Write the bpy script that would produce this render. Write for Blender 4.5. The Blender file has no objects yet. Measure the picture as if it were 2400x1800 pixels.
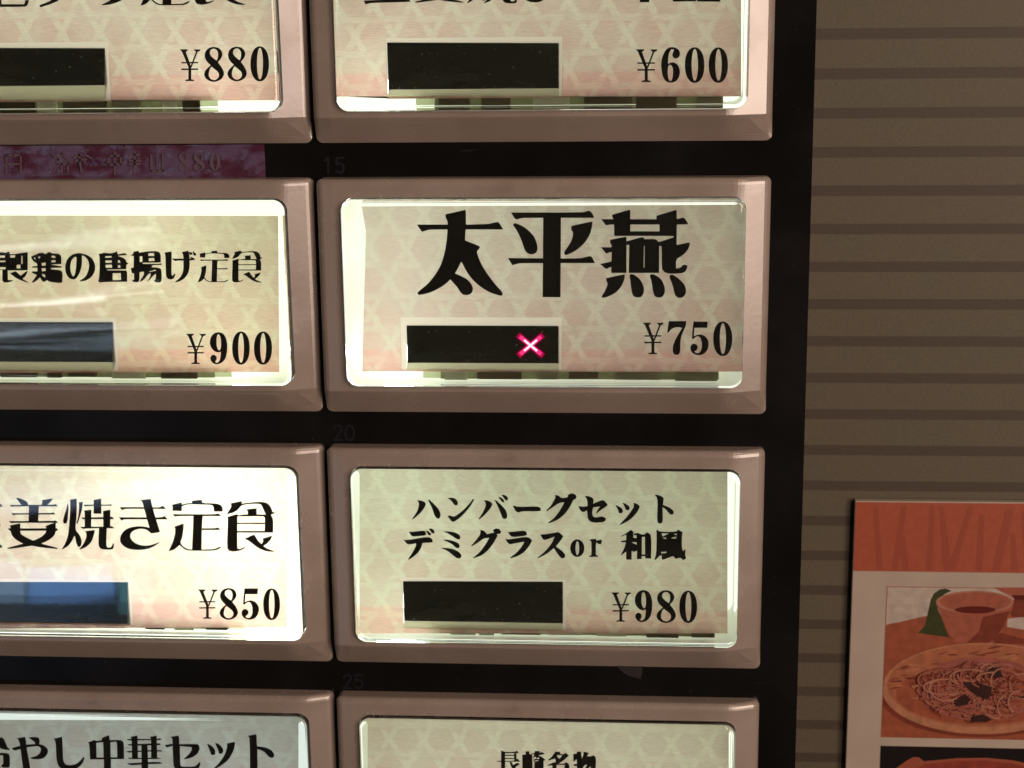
import bpy, bmesh, math, random
from mathutils import Vector, Matrix
from mathutils.geometry import tessellate_polygon
random.seed(7)
S = bpy.context.scene
COL = S.collection
MM = 0.001

# ------------------------------------------------------------------ camera
# pinhole solved from the grid of buttons; plane coordinates: x right, y down, d into the machine (mm)
F = 4000.0
RX, RY, RZ = 0.2354, 0.0741, 0.0049
T = Vector((-26.0791, -27.0374, 224.87))
def rot3(rx, ry, rz):
    cx, sx, cy, sy, cz, sz = math.cos(rx), math.sin(rx), math.cos(ry), math.sin(ry), math.cos(rz), math.sin(rz)
    return (Matrix(((cz, -sz, 0), (sz, cz, 0), (0, 0, 1))) @ Matrix(((cy, 0, sy), (0, 1, 0), (-sy, 0, cy)))
            @ Matrix(((1, 0, 0), (0, cx, -sx), (0, sx, cx))))
RM = rot3(RX, RY, RZ)
CQ = -(RM.transposed() @ T)
def q2w(q): return Vector((q[0], q[2], -q[1])) * MM
cd = bpy.data.cameras.new('camera'); cam = bpy.data.objects.new('camera', cd); COL.objects.link(cam)
S.camera = cam
r_, d_, f_ = (Vector((RM[i][0], RM[i][2], -RM[i][1])) for i in range(3))
mw = Matrix.Identity(4)
for i, v in enumerate((r_, -d_, -f_)):
    for k in range(3): mw[k][i] = v[k]
mw.translation = q2w(CQ)
cam.matrix_world = mw
cd.sensor_width = 36.0; cd.lens = 36.0 * F / 2400.0
cd.clip_start = 0.01; cd.clip_end = 50.0
cd.dof.use_dof = True; cd.dof.focus_distance = 0.222; cd.dof.aperture_fstop = 60.0

# ------------------------------------------------------------------ world and lamps
W = bpy.data.worlds.new('World'); S.world = W; W.use_nodes = True
bg = W.node_tree.nodes['Background']; bg.inputs[0].default_value = (1.0, 0.8, 0.6, 1); bg.inputs[1].default_value = 0.05
def lamp(name, loc, target, sx, sy, power, color, spread=180):
    l = bpy.data.lights.new(name, 'AREA'); l.shape = 'RECTANGLE'; l.size = sx; l.size_y = sy
    l.energy = power; l.color = color; l.spread = math.radians(spread)
    o = bpy.data.objects.new(name, l); COL.objects.link(o); o.location = loc
    o.rotation_euler = (Vector(target) - Vector(loc)).to_track_quat('-Z', 'Y').to_euler()
    return o
CEN = (0.03, 0.0, -0.03)
lamp('ceiling_lamp', (0.42, -0.42, 0.90), CEN, 0.25, 0.25, 1.6, (1.0, 0.76, 0.58))
lamp('flank_lamp', (0.52, -0.50, 0.10), CEN, 0.22, 0.55, 4.3, (1.0, 0.76, 0.62))  # two added lamps, placed so the bezels' right flanks mirror them
lamp('flank_lamp', (0.34, -0.64, 0.15), CEN, 0.12, 0.52, 2.3, (1.0, 0.76, 0.64))
lamp('streak_lamp', (-0.40, -1.0, -0.170), (-0.02, 0, -0.02), 0.17, 0.005, 0.009, (0.80, 0.90, 1.0))  # added thin lamps, out of view, mirrored as pale streaks in the left caps
lamp('streak_lamp', (-0.36, -1.0, -0.199), (-0.02, 0, -0.02), 0.10, 0.003, 0.004, (0.88, 0.94, 1.0))
lamp('streak_lamp', (-0.42, -1.0, -0.206), (-0.02, 0, -0.02), 0.13, 0.0045, 0.012, (0.88, 0.94, 1.0))
lamp('streak_lamp', (-0.40, -1.0, -0.231), (-0.02, 0, -0.02), 0.20, 0.003, 0.008, (0.70, 0.84, 1.0))
lamp('streak_lamp', (-0.40, -1.0, -0.243), (-0.02, 0, -0.02), 0.20, 0.002, 0.005, (0.60, 0.80, 1.0))
lamp('blue_screen', (-0.475, -1.0, -0.432), (-0.02, 0, -0.06), 0.08, 0.045, 0.030, (0.42, 0.66, 1.0))
lamp('blue_screen', (-0.395, -1.0, -0.430), (-0.02, 0, -0.06), 0.065, 0.030, 0.022, (0.20, 0.45, 1.0))
lamp('blue_screen', (-0.345, -1.0, -0.430), (-0.02, 0, -0.06), 0.025, 0.045, 0.005, (0.30, 0.80, 0.95))
lamp('blue_screen', (-0.400, -1.0, -0.365), (-0.02, 0, -0.06), 0.22, 0.020, 0.020, (0.45, 0.62, 1.0))

S.view_settings.view_transform = 'Standard'; S.view_settings.look = 'None'
S.view_settings.exposure = 0.0; S.view_settings.gamma = 1.0
S.view_settings.use_curve_mapping = False
cy = S.cycles
cy.use_denoising = True
cy.max_bounces = 14; cy.transmission_bounces = 12; cy.glossy_bounces = 6; cy.diffuse_bounces = 5
cy.sample_clamp_indirect = 6.0
cy.caustics_reflective = True; cy.caustics_refractive = True

# ------------------------------------------------------------------ helpers
def px(x, y, d):
    """point of the photograph (2400 px wide) on the plane d mm behind the button faces -> (x, y down) mm"""
    r = RM.transposed() @ Vector(((x - 1200) / F, (y - 900) / F, 1.0))
    s = (d - CQ[2]) / r[2]
    return (CQ[0] + s * r[0], CQ[1] + s * r[1])

def empty(name, loc):
    o = bpy.data.objects.new(name, None); COL.objects.link(o); o.location = loc; o.empty_display_size = 0.01
    return o
def tag(o, label, cat, group=None):
    o['label'] = label; o['category'] = cat
    if group: o['group'] = group
def mesh_obj(name, verts, faces, mats, parent=None, root=None, fmat=None, smooth=False):
    """verts in world metres"""
    off = root.location if root is not None else Vector((0, 0, 0))
    me = bpy.data.meshes.new(name)
    me.from_pydata([tuple(Vector(v) - off) for v in verts], [], faces)
    for m in (mats if isinstance(mats, (list, tuple)) else [mats]): me.materials.append(m)
    if fmat:
        for p, k in zip(me.polygons, fmat): p.material_index = k
    if smooth:
        for p in me.polygons: p.use_smooth = True
    me.update()
    o = bpy.data.objects.new(name, me); COL.objects.link(o)
    if parent is not None:
        o.parent = parent
        if root is None or parent is root: pass
    return o
class MB:
    def __init__(s): s.v = []; s.f = []; s.m = []
    def add(s, vs, fs, m=0):
        b = len(s.v); s.v += [tuple(v) for v in vs]; s.f += [tuple(i + b for i in f) for f in fs]; s.m += [m] * len(fs)
    def box(s, x0, x1, y0, y1, z0, z1, m=0):
        """mm; x right, y into the machine, z up"""
        v = [(x, y, z) for x in (x0, x1) for y in (y0, y1) for z in (z0, z1)]
        s.add([Vector(p) * MM for p in v], [(0, 1, 3, 2), (4, 6, 7, 5), (0, 4, 5, 1), (2, 3, 7, 6), (0, 2, 6, 4), (1, 5, 7, 3)], m)
    def poly(s, loops, y, m=0):
        """flat polygon (first loop) with holes (other loops); points (x, y down) mm at depth y"""
        ls = [[Vector((a, -b, 0)) for a, b in L] for L in loops]
        tr = tessellate_polygon(ls)
        vs = [Vector((p.x, y, p.y)) * MM for L in ls for p in L]
        fs = []
        for t in tr:
            a, b, c = (vs[i] for i in t)
            n = (b - a).cross(c - a)
            fs.append(tuple(t) if n.y < 0 else tuple(reversed(t)))
        s.add(vs, fs, m)
    def obj(s, name, mats, parent=None, root=None, smooth=False):
        return mesh_obj(name, s.v, s.f, mats, parent, root, s.m, smooth)
def rrect(x0, x1, z0, z1, r, n=8):
    """rounded rectangle, z up, counter-clockwise seen from the front"""
    out = []
    for cx, cz, a0 in ((x1 - r, z1 - r, 0), (x0 + r, z1 - r, 90), (x0 + r, z0 + r, 180), (x1 - r, z0 + r, 270)):
        for i in range(n + 1):
            a = math.radians(a0 + 90.0 * i / n); out.append((cx + r * math.cos(a), cz + r * math.sin(a)))
    return out
def bevel(o, w, seg=2, ang=30):
    m = o.modifiers.new('bevel', 'BEVEL'); m.width = w * MM; m.segments = seg; m.limit_method = 'ANGLE'; m.angle_limit = math.radians(ang)

# ------------------------------------------------------------------ materials
def mat(name):
    m = bpy.data.materials.new(name); m.use_nodes = True
    nt = m.node_tree; return m, nt, nt.nodes['Principled BSDF']
def simple(name, col, rough=0.5, spec=0.5, noise=0.0, nscale=400.0, bump=0.0, bscale=900.0, metal=0.0, coat=0.0):
    m, nt, b = mat(name)
    b.inputs['Base Color'].default_value = (*col, 1); b.inputs['Roughness'].default_value = rough
    b.inputs['Specular IOR Level'].default_value = spec; b.inputs['Metallic'].default_value = metal
    b.inputs['Coat Weight'].default_value = coat
    tc = nt.nodes.new('ShaderNodeTexCoord')
    if noise:
        n = nt.nodes.new('ShaderNodeTexNoise'); n.inputs['Scale'].default_value = nscale; n.inputs['Detail'].default_value = 4
        nt.links.new(tc.outputs['Object'], n.inputs['Vector'])
        mr = nt.nodes.new('ShaderNodeMapRange'); mr.inputs[1].default_value = 0.3; mr.inputs[2].default_value = 0.7
        mr.inputs[3].default_value = 1 - noise; mr.inputs[4].default_value = 1 + noise
        nt.links.new(n.outputs['Fac'], mr.inputs[0])
        mx = nt.nodes.new('ShaderNodeVectorMath'); mx.operation = 'SCALE'; mx.inputs[0].default_value = col
        nt.links.new(mr.outputs[0], mx.inputs['Scale']); nt.links.new(mx.outputs[0], b.inputs['Base Color'])
    if bump:
        n2 = nt.nodes.new('ShaderNodeTexNoise'); n2.inputs['Scale'].default_value = bscale; n2.inputs['Detail'].default_value = 3
        nt.links.new(tc.outputs['Object'], n2.inputs['Vector'])
        bp = nt.nodes.new('ShaderNodeBump'); bp.inputs['Strength'].default_value = bump; bp.inputs['Distance'].default_value = 0.0004
        nt.links.new(n2.outputs['Fac'], bp.inputs['Height']); nt.links.new(bp.outputs[0], b.inputs['Normal'])
    return m
def emit(name, col, strength):
    m = bpy.data.materials.new(name); m.use_nodes = True; nt = m.node_tree
    nt.nodes.remove(nt.nodes['Principled BSDF'])
    e = nt.nodes.new('ShaderNodeEmission'); e.inputs[0].default_value = (*col, 1); e.inputs[1].default_value = strength
    nt.links.new(e.outputs[0], nt.nodes['Material Output'].inputs[0])
    return m
class NX:
    """tiny maths helper for node trees"""
    def __init__(s, nt): s.nt = nt
    def op(s, o, a, b=None, c=None, clamp=False):
        n = s.nt.nodes.new('ShaderNodeMath'); n.operation = o; n.use_clamp = clamp
        for i, v in enumerate((a, b, c)):
            if v is None: continue
            if isinstance(v, (int, float)): n.inputs[i].default_value = v
            else: s.nt.links.new(v, n.inputs[i])
        return n.outputs[0]
    def smooth(s, v, a, b, lo=0.0, hi=1.0):
        n = s.nt.nodes.new('ShaderNodeMapRange'); n.interpolation_type = 'SMOOTHSTEP'
        s.nt.links.new(v, n.inputs[0])
        for i, k in enumerate((a, b, lo, hi)): n.inputs[i + 1].default_value = k
        return n.outputs[0]
    def mix(s, f, a, b):
        n = s.nt.nodes.new('ShaderNodeMix'); n.data_type = 'RGBA'
        if isinstance(f, (int, float)): n.inputs[0].default_value = f
        else: s.nt.links.new(f, n.inputs[0])
        for i, v in ((6, a), (7, b)):
            if isinstance(v, tuple): n.inputs[i].default_value = (*v, 1)
            else: s.nt.links.new(v, n.inputs[i])
        return n.outputs[2]
    def noise(s, vec, scale, detail=3, rough=0.5):
        n = s.nt.nodes.new('ShaderNodeTexNoise'); n.inputs['Scale'].default_value = scale
        n.inputs['Detail'].default_value = detail; n.inputs['Roughness'].default_value = rough
        s.nt.links.new(vec, n.inputs['Vector']); return n.outputs['Fac']

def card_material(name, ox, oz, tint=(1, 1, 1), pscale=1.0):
    """printed paper seen against the light: pale basket weave of three strand directions on tan paper"""
    m, nt, b = mat(name); nt.nodes.remove(b); N = NX(nt)
    tc = nt.nodes.new('ShaderNodeTexCoord'); sx = nt.nodes.new('ShaderNodeSeparateXYZ')
    nt.links.new(tc.outputs['Object'], sx.inputs[0])
    P = 0.00435 * pscale
    x = N.op('DIVIDE', N.op('ADD', sx.outputs[0], ox), P); z = N.op('DIVIDE', N.op('ADD', sx.outputs[2], oz), P)
    wob = N.op('MULTIPLY', N.op('SUBTRACT', N.noise(tc.outputs['Object'], 350.0), 0.5), 0.16)
    a = N.op('ADD', z, wob)
    bb = N.op('ADD', N.op('ADD', N.op('MULTIPLY', x, 0.8660), N.op('MULTIPLY', z, 0.5)), wob)
    cc = N.op('ADD', N.op('ADD', N.op('MULTIPLY', x, -0.8660), N.op('MULTIPLY', z, 0.5)), wob)
    def strand(v, along, ph):
        d = N.op('ABSOLUTE', N.op('SUBTRACT', N.op('FRACT', v), 0.5))
        line = N.smooth(d, 0.060, 0.130, 1.0, 0.0)
        # strands dive under their neighbours: they fade where another strand lies on top
        w = N.op('ABSOLUTE', N.op('SUBTRACT', N.op('FRACT', N.op('ADD', along, ph)), 0.5))
        vis = N.smooth(w, 0.05, 0.20, 0.30, 1.0)
        return N.op('MULTIPLY', line, vis)
    s1 = N.op('MULTIPLY', strand(a, N.op('MULTIPLY', x, 0.8660), 0.5), 0.72)
    s2 = strand(bb, a, 0.08); s3 = N.op('MULTIPLY', strand(cc, a, -0.08), 0.85)
    wv = N.op('MAXIMUM', s1, N.op('MAXIMUM', s2, s3))
    shift = nt.nodes.new('ShaderNodeMapping'); shift.inputs['Location'].default_value = (ox * 37, 0.3, oz * 53)
    nt.links.new(tc.outputs['Object'], shift.inputs['Vector'])
    blot = N.noise(shift.outputs[0], 160.0, 3)
    fibre = nt.nodes.new('ShaderNodeMapping'); fibre.inputs['Scale'].default_value = (0.35, 1, 2.2)
    nt.links.new(shift.outputs[0], fibre.inputs['Vector'])
    fn = N.noise(fibre.outputs[0], 2600.0, 4, 0.7)
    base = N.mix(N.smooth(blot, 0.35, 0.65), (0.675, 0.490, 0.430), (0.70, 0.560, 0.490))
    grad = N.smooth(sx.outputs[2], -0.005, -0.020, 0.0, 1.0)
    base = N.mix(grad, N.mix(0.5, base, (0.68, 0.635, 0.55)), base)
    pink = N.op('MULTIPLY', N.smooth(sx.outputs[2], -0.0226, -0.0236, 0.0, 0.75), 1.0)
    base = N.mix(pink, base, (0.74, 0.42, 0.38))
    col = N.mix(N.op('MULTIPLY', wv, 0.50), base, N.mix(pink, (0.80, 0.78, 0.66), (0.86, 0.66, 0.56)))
    k = N.smooth(fn, 0.25, 0.75, 0.90, 1.08)
    vm = nt.nodes.new('ShaderNodeVectorMath'); vm.operation = 'SCALE'
    nt.links.new(col, vm.inputs[0]); nt.links.new(k, vm.inputs['Scale'])
    vt = nt.nodes.new('ShaderNodeVectorMath'); vt.operation = 'MULTIPLY'; vt.inputs[1].default_value = tint
    nt.links.new(vm.outputs[0], vt.inputs[0])
    tr = nt.nodes.new('ShaderNodeBsdfTranslucent'); df = nt.nodes.new('ShaderNodeBsdfDiffuse')
    nt.links.new(vt.outputs[0], tr.inputs[0]); nt.links.new(vt.outputs[0], df.inputs[0])
    ms = nt.nodes.new('ShaderNodeMixShader'); ms.inputs[0].default_value = 0.22
    nt.links.new(tr.outputs[0], ms.inputs[1]); nt.links.new(df.outputs[0], ms.inputs[2])
    nt.links.new(ms.outputs[0], nt.nodes['Material Output'].inputs[0])
    return m
def paper_overlay(name, col):
    m, nt, b = mat(name); nt.nodes.remove(b)
    tr = nt.nodes.new('ShaderNodeBsdfTranslucent'); df = nt.nodes.new('ShaderNodeBsdfDiffuse')
    tr.inputs[0].default_value = (*col, 1); df.inputs[0].default_value = (*col, 1)
    ms = nt.nodes.new('ShaderNodeMixShader'); ms.inputs[0].default_value = 0.25
    nt.links.new(tr.outputs[0], ms.inputs[1]); nt.links.new(df.outputs[0], ms.inputs[2])
    nt.links.new(ms.outputs[0], nt.nodes['Material Output'].inputs[0]); return m
def acrylic(name, wave=0.25):
    m, nt, b = mat(name)
    b.inputs['Base Color'].default_value = (0.985, 1.0, 0.965, 1); b.inputs['Roughness'].default_value = 0.02
    b.inputs['Transmission Weight'].default_value = 1.0; b.inputs['IOR'].default_value = 1.49
    tc = nt.nodes.new('ShaderNodeTexCoord'); N = NX(nt)
    mp = nt.nodes.new('ShaderNodeMapping'); mp.inputs['Scale'].default_value = (0.10, 1, 1)
    nt.links.new(tc.outputs['Object'], mp.inputs['Vector'])
    h = N.noise(mp.outputs[0], 95.0, 1)
    bp = nt.nodes.new('ShaderNodeBump'); bp.inputs['Strength'].default_value = wave; bp.inputs['Distance'].default_value = 0.0006
    nt.links.new(h, bp.inputs['Height']); nt.links.new(bp.outputs[0], b.inputs['Normal'])
    return m

def bezel_material():
    m, nt, b = mat('bezel_plastic'); N = NX(nt)
    tc = nt.nodes.new('ShaderNodeTexCoord')
    sm = N.noise(tc.outputs['Object'], 90.0, 5, 0.6); fine = N.noise(tc.outputs['Object'], 1500.0, 4)
    col = N.mix(N.smooth(sm, 0.3, 0.7), (0.175, 0.140, 0.117), (0.200, 0.163, 0.139))
    gr = N.op('MULTIPLY', N.smooth(N.noise(tc.outputs['Object'], 55.0, 6, 0.7), 0.56, 0.70), 0.35)
    col = N.mix(gr, col, (0.080, 0.060, 0.047))
    nt.links.new(col, b.inputs['Base Color'])
    nt.links.new(N.smooth(sm, 0.3, 0.7, 0.22, 0.31), b.inputs['Roughness']); b.inputs['Specular IOR Level'].default_value = 1.0
    bp = nt.nodes.new('ShaderNodeBump'); bp.inputs['Strength'].default_value = 0.05; bp.inputs['Distance'].default_value = 0.0002
    nt.links.new(fine, bp.inputs['Height']); nt.links.new(bp.outputs[0], b.inputs['Normal'])
    return m
M = {}
M['bezel'] = bezel_material()
M['ink'] = simple('black_ink', (0.004, 0.003, 0.0025), 0.6, 0.1)
def panel_material():
    m, nt, b = mat('black_panel'); N = NX(nt); tc = nt.nodes.new('ShaderNodeTexCoord')
    cl = N.smooth(N.noise(tc.outputs['Object'], 45.0, 5, 0.6), 0.35, 0.75)
    sp = N.op('MULTIPLY', N.smooth(N.noise(tc.outputs['Object'], 1700.0, 1), 0.74, 0.78), N.smooth(N.noise(tc.outputs['Object'], 160.0, 2), 0.45, 0.65))
    mp = nt.nodes.new('ShaderNodeMapping'); mp.inputs['Scale'].default_value = (0.12, 1, 1.3); mp.inputs['Rotation'].default_value = (0, 0.5, 0)
    nt.links.new(tc.outputs['Object'], mp.inputs['Vector'])
    sc = N.op('MULTIPLY', N.smooth(N.noise(mp.outputs[0], 900.0, 2), 0.735, 0.76), 0.3)
    col = N.mix(cl, (0.0032, 0.0029, 0.0028), (0.0060, 0.0055, 0.0052))
    col = N.mix(N.op('MULTIPLY', N.op('MAXIMUM', sp, sc), 0.35), col, (0.07, 0.065, 0.06))
    nt.links.new(col, b.inputs['Base Color']); nt.links.new(N.op('ADD', N.op('MULTIPLY', cl, 0.12), 0.14), b.inputs['Roughness'])
    b.inputs['Specular IOR Level'].default_value = 0.18
    return m
M['panel'] = panel_material()
M['number'] = simple('faint_grey_ink', (0.0062, 0.0062, 0.0088), 0.6, 0.12)
def display_glass():
    m, nt, b = mat('display_glass'); N = NX(nt); tc = nt.nodes.new('ShaderNodeTexCoord')
    mp = nt.nodes.new('ShaderNodeMapping'); mp.inputs['Scale'].default_value = (0.4, 1, 1.6); nt.links.new(tc.outputs['Object'], mp.inputs['Vector'])
    haze = N.smooth(N.noise(mp.outputs[0], 120.0, 4, 0.6), 0.35, 0.75)
    speck = N.smooth(N.noise(tc.outputs['Object'], 2300.0, 1), 0.735, 0.77)
    col = N.mix(haze, (0.007, 0.008, 0.006), (0.020, 0.024, 0.017)); col = N.mix(N.op('MULTIPLY', speck, 0.5), col, (0.25, 0.25, 0.20))
    nt.links.new(col, b.inputs['Base Color']); b.inputs['Roughness'].default_value = 0.14
    return m
M['lcd'] = display_glass()
M['lcd_strip'] = paper_overlay('display_frame', (0.39, 0.36, 0.26))
M['overlay'] = paper_overlay('glare_paper', (0.64, 0.56, 0.51))  # paler tone stands in for white reflected off the display frame
M['white'] = simple('white_plastic', (0.80, 0.82, 0.72), 0.5)
M['board'] = paper_overlay('grey_green_plastic', (0.32, 0.33, 0.22))
M['glow'] = paper_overlay('milky_plastic', (0.66, 0.70, 0.55))
M['bead'] = paper_overlay('brown_plastic', (0.20, 0.175, 0.105))
M['chip'] = paper_overlay('dark_plastic', (0.12, 0.095, 0.052))
M['clear'] = acrylic('clear_acrylic', 0.05)
M['clear_wavy'] = acrylic('warped_acrylic', 0.22)

# ------------------------------------------------------------------ traced lettering
# every glyph: loops in the pixels of an enlargement; SRC(...) turns them into photograph pixels
def SRC(loops, ox, oy, s): return [[(ox + a / s, oy + b / s) for a, b in L] for L in loops]
def P(*c): return [(c[i], c[i + 1]) for i in range(0, len(c), 2)]
def ell(cx, cy, rx, ry, n=28, pw=1.0):
    o = []
    for i in range(n):
        a = 2 * math.pi * i / n; c, s = math.cos(a), math.sin(a)
        o.append((cx + rx * math.copysign(abs(c) ** pw, c), cy + ry * math.copysign(abs(s) ** pw, s)))
    return o
def chaikin(L, k=0.22):
    out = []
    n = len(L)
    for i in range(n):
        (x0, y0), (x1, y1), (x2, y2) = L[i - 1], L[i], L[(i + 1) % n]
        ax, ay, bx, by = x1 - x0, y1 - y0, x2 - x1, y2 - y1
        la, lb = math.hypot(ax, ay), math.hypot(bx, by)
        cosv = (ax * bx + ay * by) / (la * lb + 1e-9)
        if cosv > 0.45:                       # a bend of a curve: cut it; a true corner: keep it
            out.append((x1 - ax * k, y1 - ay * k)); out.append((x1 + bx * k, y1 + by * k))
        else: out.append((x1, y1))
    return out
# a glyph is a list of (outer, hole, hole, ...) tuples
DIG = {
'0': ((1465, 200, 1820, 845), [[ell(1642, 522, 178, 322, 32, .93), ell(1645, 518, 58, 287, 24)]]),
'8': ((665, 165, 1070, 870), [[P(855,165,960,185,1020,250,1040,325,1010,400,945,475,1010,560,1058,650,1070,720,1030,800,950,850,865,870,780,852,700,800,665,720,690,640,750,580,800,535,730,470,690,400,678,330,700,250,760,190),
    P(855,200,910,220,945,270,950,330,940,400,920,440,860,400,800,340,780,290,800,230), P(820,565,890,620,950,670,970,730,950,790,900,825,860,832,800,810,760,750,765,680,785,610)]]),
'6': ((590, 165, 970, 890), [[P(790,170,870,180,940,220,972,290,955,370,890,408,835,385,810,330,830,270,850,225,800,215,760,270,735,360,728,510,780,480,840,475,910,510,955,590,968,670,955,760,900,850,790,890,690,860,630,780,600,650,590,520,605,400,650,280,710,200),
    P(770,525,800,540,825,590,830,680,822,770,800,840,770,850,735,800,722,700,725,600,740,540)]]),
'9': ((572, 185, 928, 835), [[P(745,185,840,210,900,300,928,430,920,600,890,720,820,800,720,835,640,810,590,750,585,690,620,645,670,640,715,680,712,740,680,780,720,800,770,760,790,680,798,580,740,595,670,575,600,500,572,400,590,300,650,215),
    P(745,230,780,260,800,350,800,460,790,530,765,555,735,530,710,450,710,340,720,260)]]),
'7': ((620, 105, 1008, 785), [[P(660,105,1008,105,1000,200,940,330,900,440,888,560,890,680,870,760,815,785,755,760,735,700,740,600,790,470,860,350,925,240,850,225,770,235,700,270,660,330,625,335)]]),
'5': ((1085, 115, 1455, 795), [[P(1150,115,1435,115,1425,240,1170,240,1160,410,1220,380,1300,370,1390,410,1450,500,1455,590,1430,690,1360,765,1260,795,1160,770,1100,710,1085,640,1110,575,1160,555,1215,575,1240,625,1225,680,1170,715,1200,745,1245,750,1290,720,1320,640,1315,520,1290,440,1250,410,1200,420,1145,470,1115,450)]]),
'Y': ((140, 135, 565, 762), [[P(140,137,308,137,295,168,262,185,370,480,340,500,310,480,185,185)], [P(415,140,565,137,550,170,503,190,385,490,355,480,468,188)],
    [P(172,387,515,385,515,413,172,415)], [P(172,515,515,513,515,543,172,547)], [P(315,470,375,470,375,725,435,742,432,762,250,762,253,740,315,725)]]),
}
def place(glyph, box):
    (a0, b0, a1, b1), polys = glyph; x0, y0, x1, y1 = box
    return [[[(x0 + (a - a0) * (x1 - x0) / (a1 - a0), y0 + (b - b0) * (y1 - y0) / (b1 - b0)) for a, b in L] for L in pl] for pl in polys]
def price(ox, oy, spec, s=8.508):
    out = []
    for ch, box in spec:
        for pl in place(DIG[ch], box): out.append(SRC([chaikin(L) for L in pl] if ch != 'Y' else pl, ox, oy, s))
    return out
def glyphs(ox, oy, s, *polys):
    return [SRC([chaikin(L) for L in (p if isinstance(p[0], list) else [p])], ox, oy, s) for p in polys]

BIG = glyphs(960, 470, 6.506,
  P(110,365,1170,365,1330,325,1360,328,1428,440,340,440,265,452,190,478),
  P(545,210,850,140,860,160,860,400,850,540,845,605,1070,695,1075,715,1050,750,1025,775,1045,850,1090,960,1180,1110,1300,1270,1420,1400,1415,1440,1395,1455,1240,1410,1100,1330,970,1220,880,1100,820,990,788,930,750,1010,695,1110,620,1205,540,1280,430,1350,300,1410,140,1442,118,1410,130,1390,280,1270,400,1120,480,980,540,780,570,580,585,330,550,260),
  P(670,1100,790,1150,890,1205,950,1280,970,1350,950,1410,900,1440,820,1440,775,1400,720,1310,610,1190)) + glyphs(1180, 470, 6.6375,
  P(115,185,1240,185,1310,158,1350,160,1395,220,1412,268,330,268,270,275,200,298,170,270),
  P(70,893,850,900,1200,898,1270,880,1340,862,1370,870,1400,920,1425,972,290,972,230,980,140,1005,110,960),
  P(618,230,895,230,888,1503,610,1500),
  P(155,360,185,348,290,390,400,470,480,560,520,660,533,740,520,800,470,835,400,835,350,800,320,740,270,590,200,450,150,385),
  P(1055,395,1200,360,1385,325,1380,400,1350,520,1280,640,1180,740,1080,805,975,850,950,840,942,800,1000,720,1060,620,1085,520,1075,480,1055,465)) + glyphs(1390, 470, 6.636,
  P(125,288,300,288,1300,290,1390,265,1420,270,1475,345,1470,370,1300,372,325,372,250,375,200,385),
  P(295,220,560,143,580,150,580,550,330,550,325,300,300,260),
  P(985,235,1290,145,1303,160,1300,700,1260,690,1250,550,1035,550,1030,310,985,300),
  P(330,475,1300,480,1300,550,330,548),
  P(265,610,505,562,520,565,520,1125,282,1125,290,700,265,660),
  P(125,725,300,725,295,800,240,810,210,825,180,800), P(110,985,290,945,290,1030,240,1045,210,1065,180,1050),
  [P(500,640,760,565,790,580,800,600,950,595,990,610,1010,640,1060,640,1068,710,1028,705,1028,1125,555,1125,562,690,500,690), P(790,705,803,705,799,1040,786,1040)],
  P(1010,650,1250,570,1290,565,1300,690,1500,648,1508,680,1480,760,1400,850,1290,910,1290,1055,1360,1045,1390,1005,1430,995,1468,1010,1460,1060,1430,1110,1370,1132,1200,1138,1120,1120,1080,1080,1068,1030,1068,720,1050,700,1028,705),
  P(205,1205,480,1145,495,1150,490,1220,450,1320,380,1410,290,1470,190,1510,140,1510,130,1490,190,1400,230,1290,205,1250),
  P(565,1160,590,1140,640,1150,730,1220,780,1310,795,1390,780,1460,740,1505,660,1505,615,1470,595,1380,580,1250),
  P(880,1160,910,1142,960,1150,1060,1220,1105,1310,1120,1390,1110,1450,1070,1505,1000,1508,950,1480,930,1400,910,1260),
  P(1182,1180,1205,1150,1250,1155,1350,1225,1425,1310,1448,1390,1440,1450,1400,1505,1330,1515,1280,1480,1260,1420,1235,1310))

GINGER = [  # 姜焼 in the enlargement of (0,1150), s 7.9
  P(300,130,360,128,460,170,520,210,530,262,400,262,360,200), P(780,170,990,135,960,180,885,262,770,262,795,200),
  P(180,258,1000,255,1030,240,1045,245,1078,285,280,285,225,298), P(545,255,730,255,715,560,535,560),
  P(215,410,960,408,995,392,1035,435,320,435,250,450), P(168,555,980,555,1040,540,1085,590,300,588,215,598),
  P(190,635,370,598,385,600,383,780,440,830,620,920,780,975,1080,1055,1075,1070,960,1065,760,1045,600,1015,420,970,300,900,225,820,205,740,205,680),
  P(840,655,960,600,1040,585,1040,760,1010,830,930,900,800,965,620,1010,400,1045,160,1075,140,1055,300,1010,450,970,620,920,760,860,840,790,870,730,870,680),
  P(150,690,860,690,1050,680,1080,715,1065,740,1000,735,240,735,190,740),
  P(1255,235,1270,250,1278,330,1265,450,1265,520,1240,600,1190,600,1170,560,1190,470,1240,320),
  P(1295,165,1420,138,1430,150,1425,500,1405,640,1410,730,1480,810,1515,890,1520,980,1490,1035,1450,1030,1420,970,1400,860,1385,830,1340,930,1270,1020,1170,1080,1150,1080,1220,960,1270,820,1285,650,1305,400,1310,200),
  P(1460,215,1540,195,1530,330,1480,500,1445,605,1420,605,1460,450,1475,250),
  P(1545,250,2020,252,2055,240,2090,272,1620,275,1590,290), P(1740,165,1880,138,1885,420,1740,420),
  P(1560,360,1690,345,1700,350,1695,690,1575,690,1575,400), P(1915,370,2050,345,2050,690,1920,690),
  P(1505,490,2040,482,2080,470,2122,522,1600,520,1545,525), P(1490,660,2040,660,2080,645,2120,690,1600,690,1545,705),
  P(1580,745,1765,720,1750,800,1710,930,1620,1030,1490,1085,1475,1080,1560,970,1610,850,1605,780),
  P(1840,690,1985,690,1975,1000,1990,1040,2030,1050,2075,1030,2095,970,2115,965,2115,1040,2090,1085,1950,1085,1870,1070,1835,1020,1830,950)]
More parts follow.
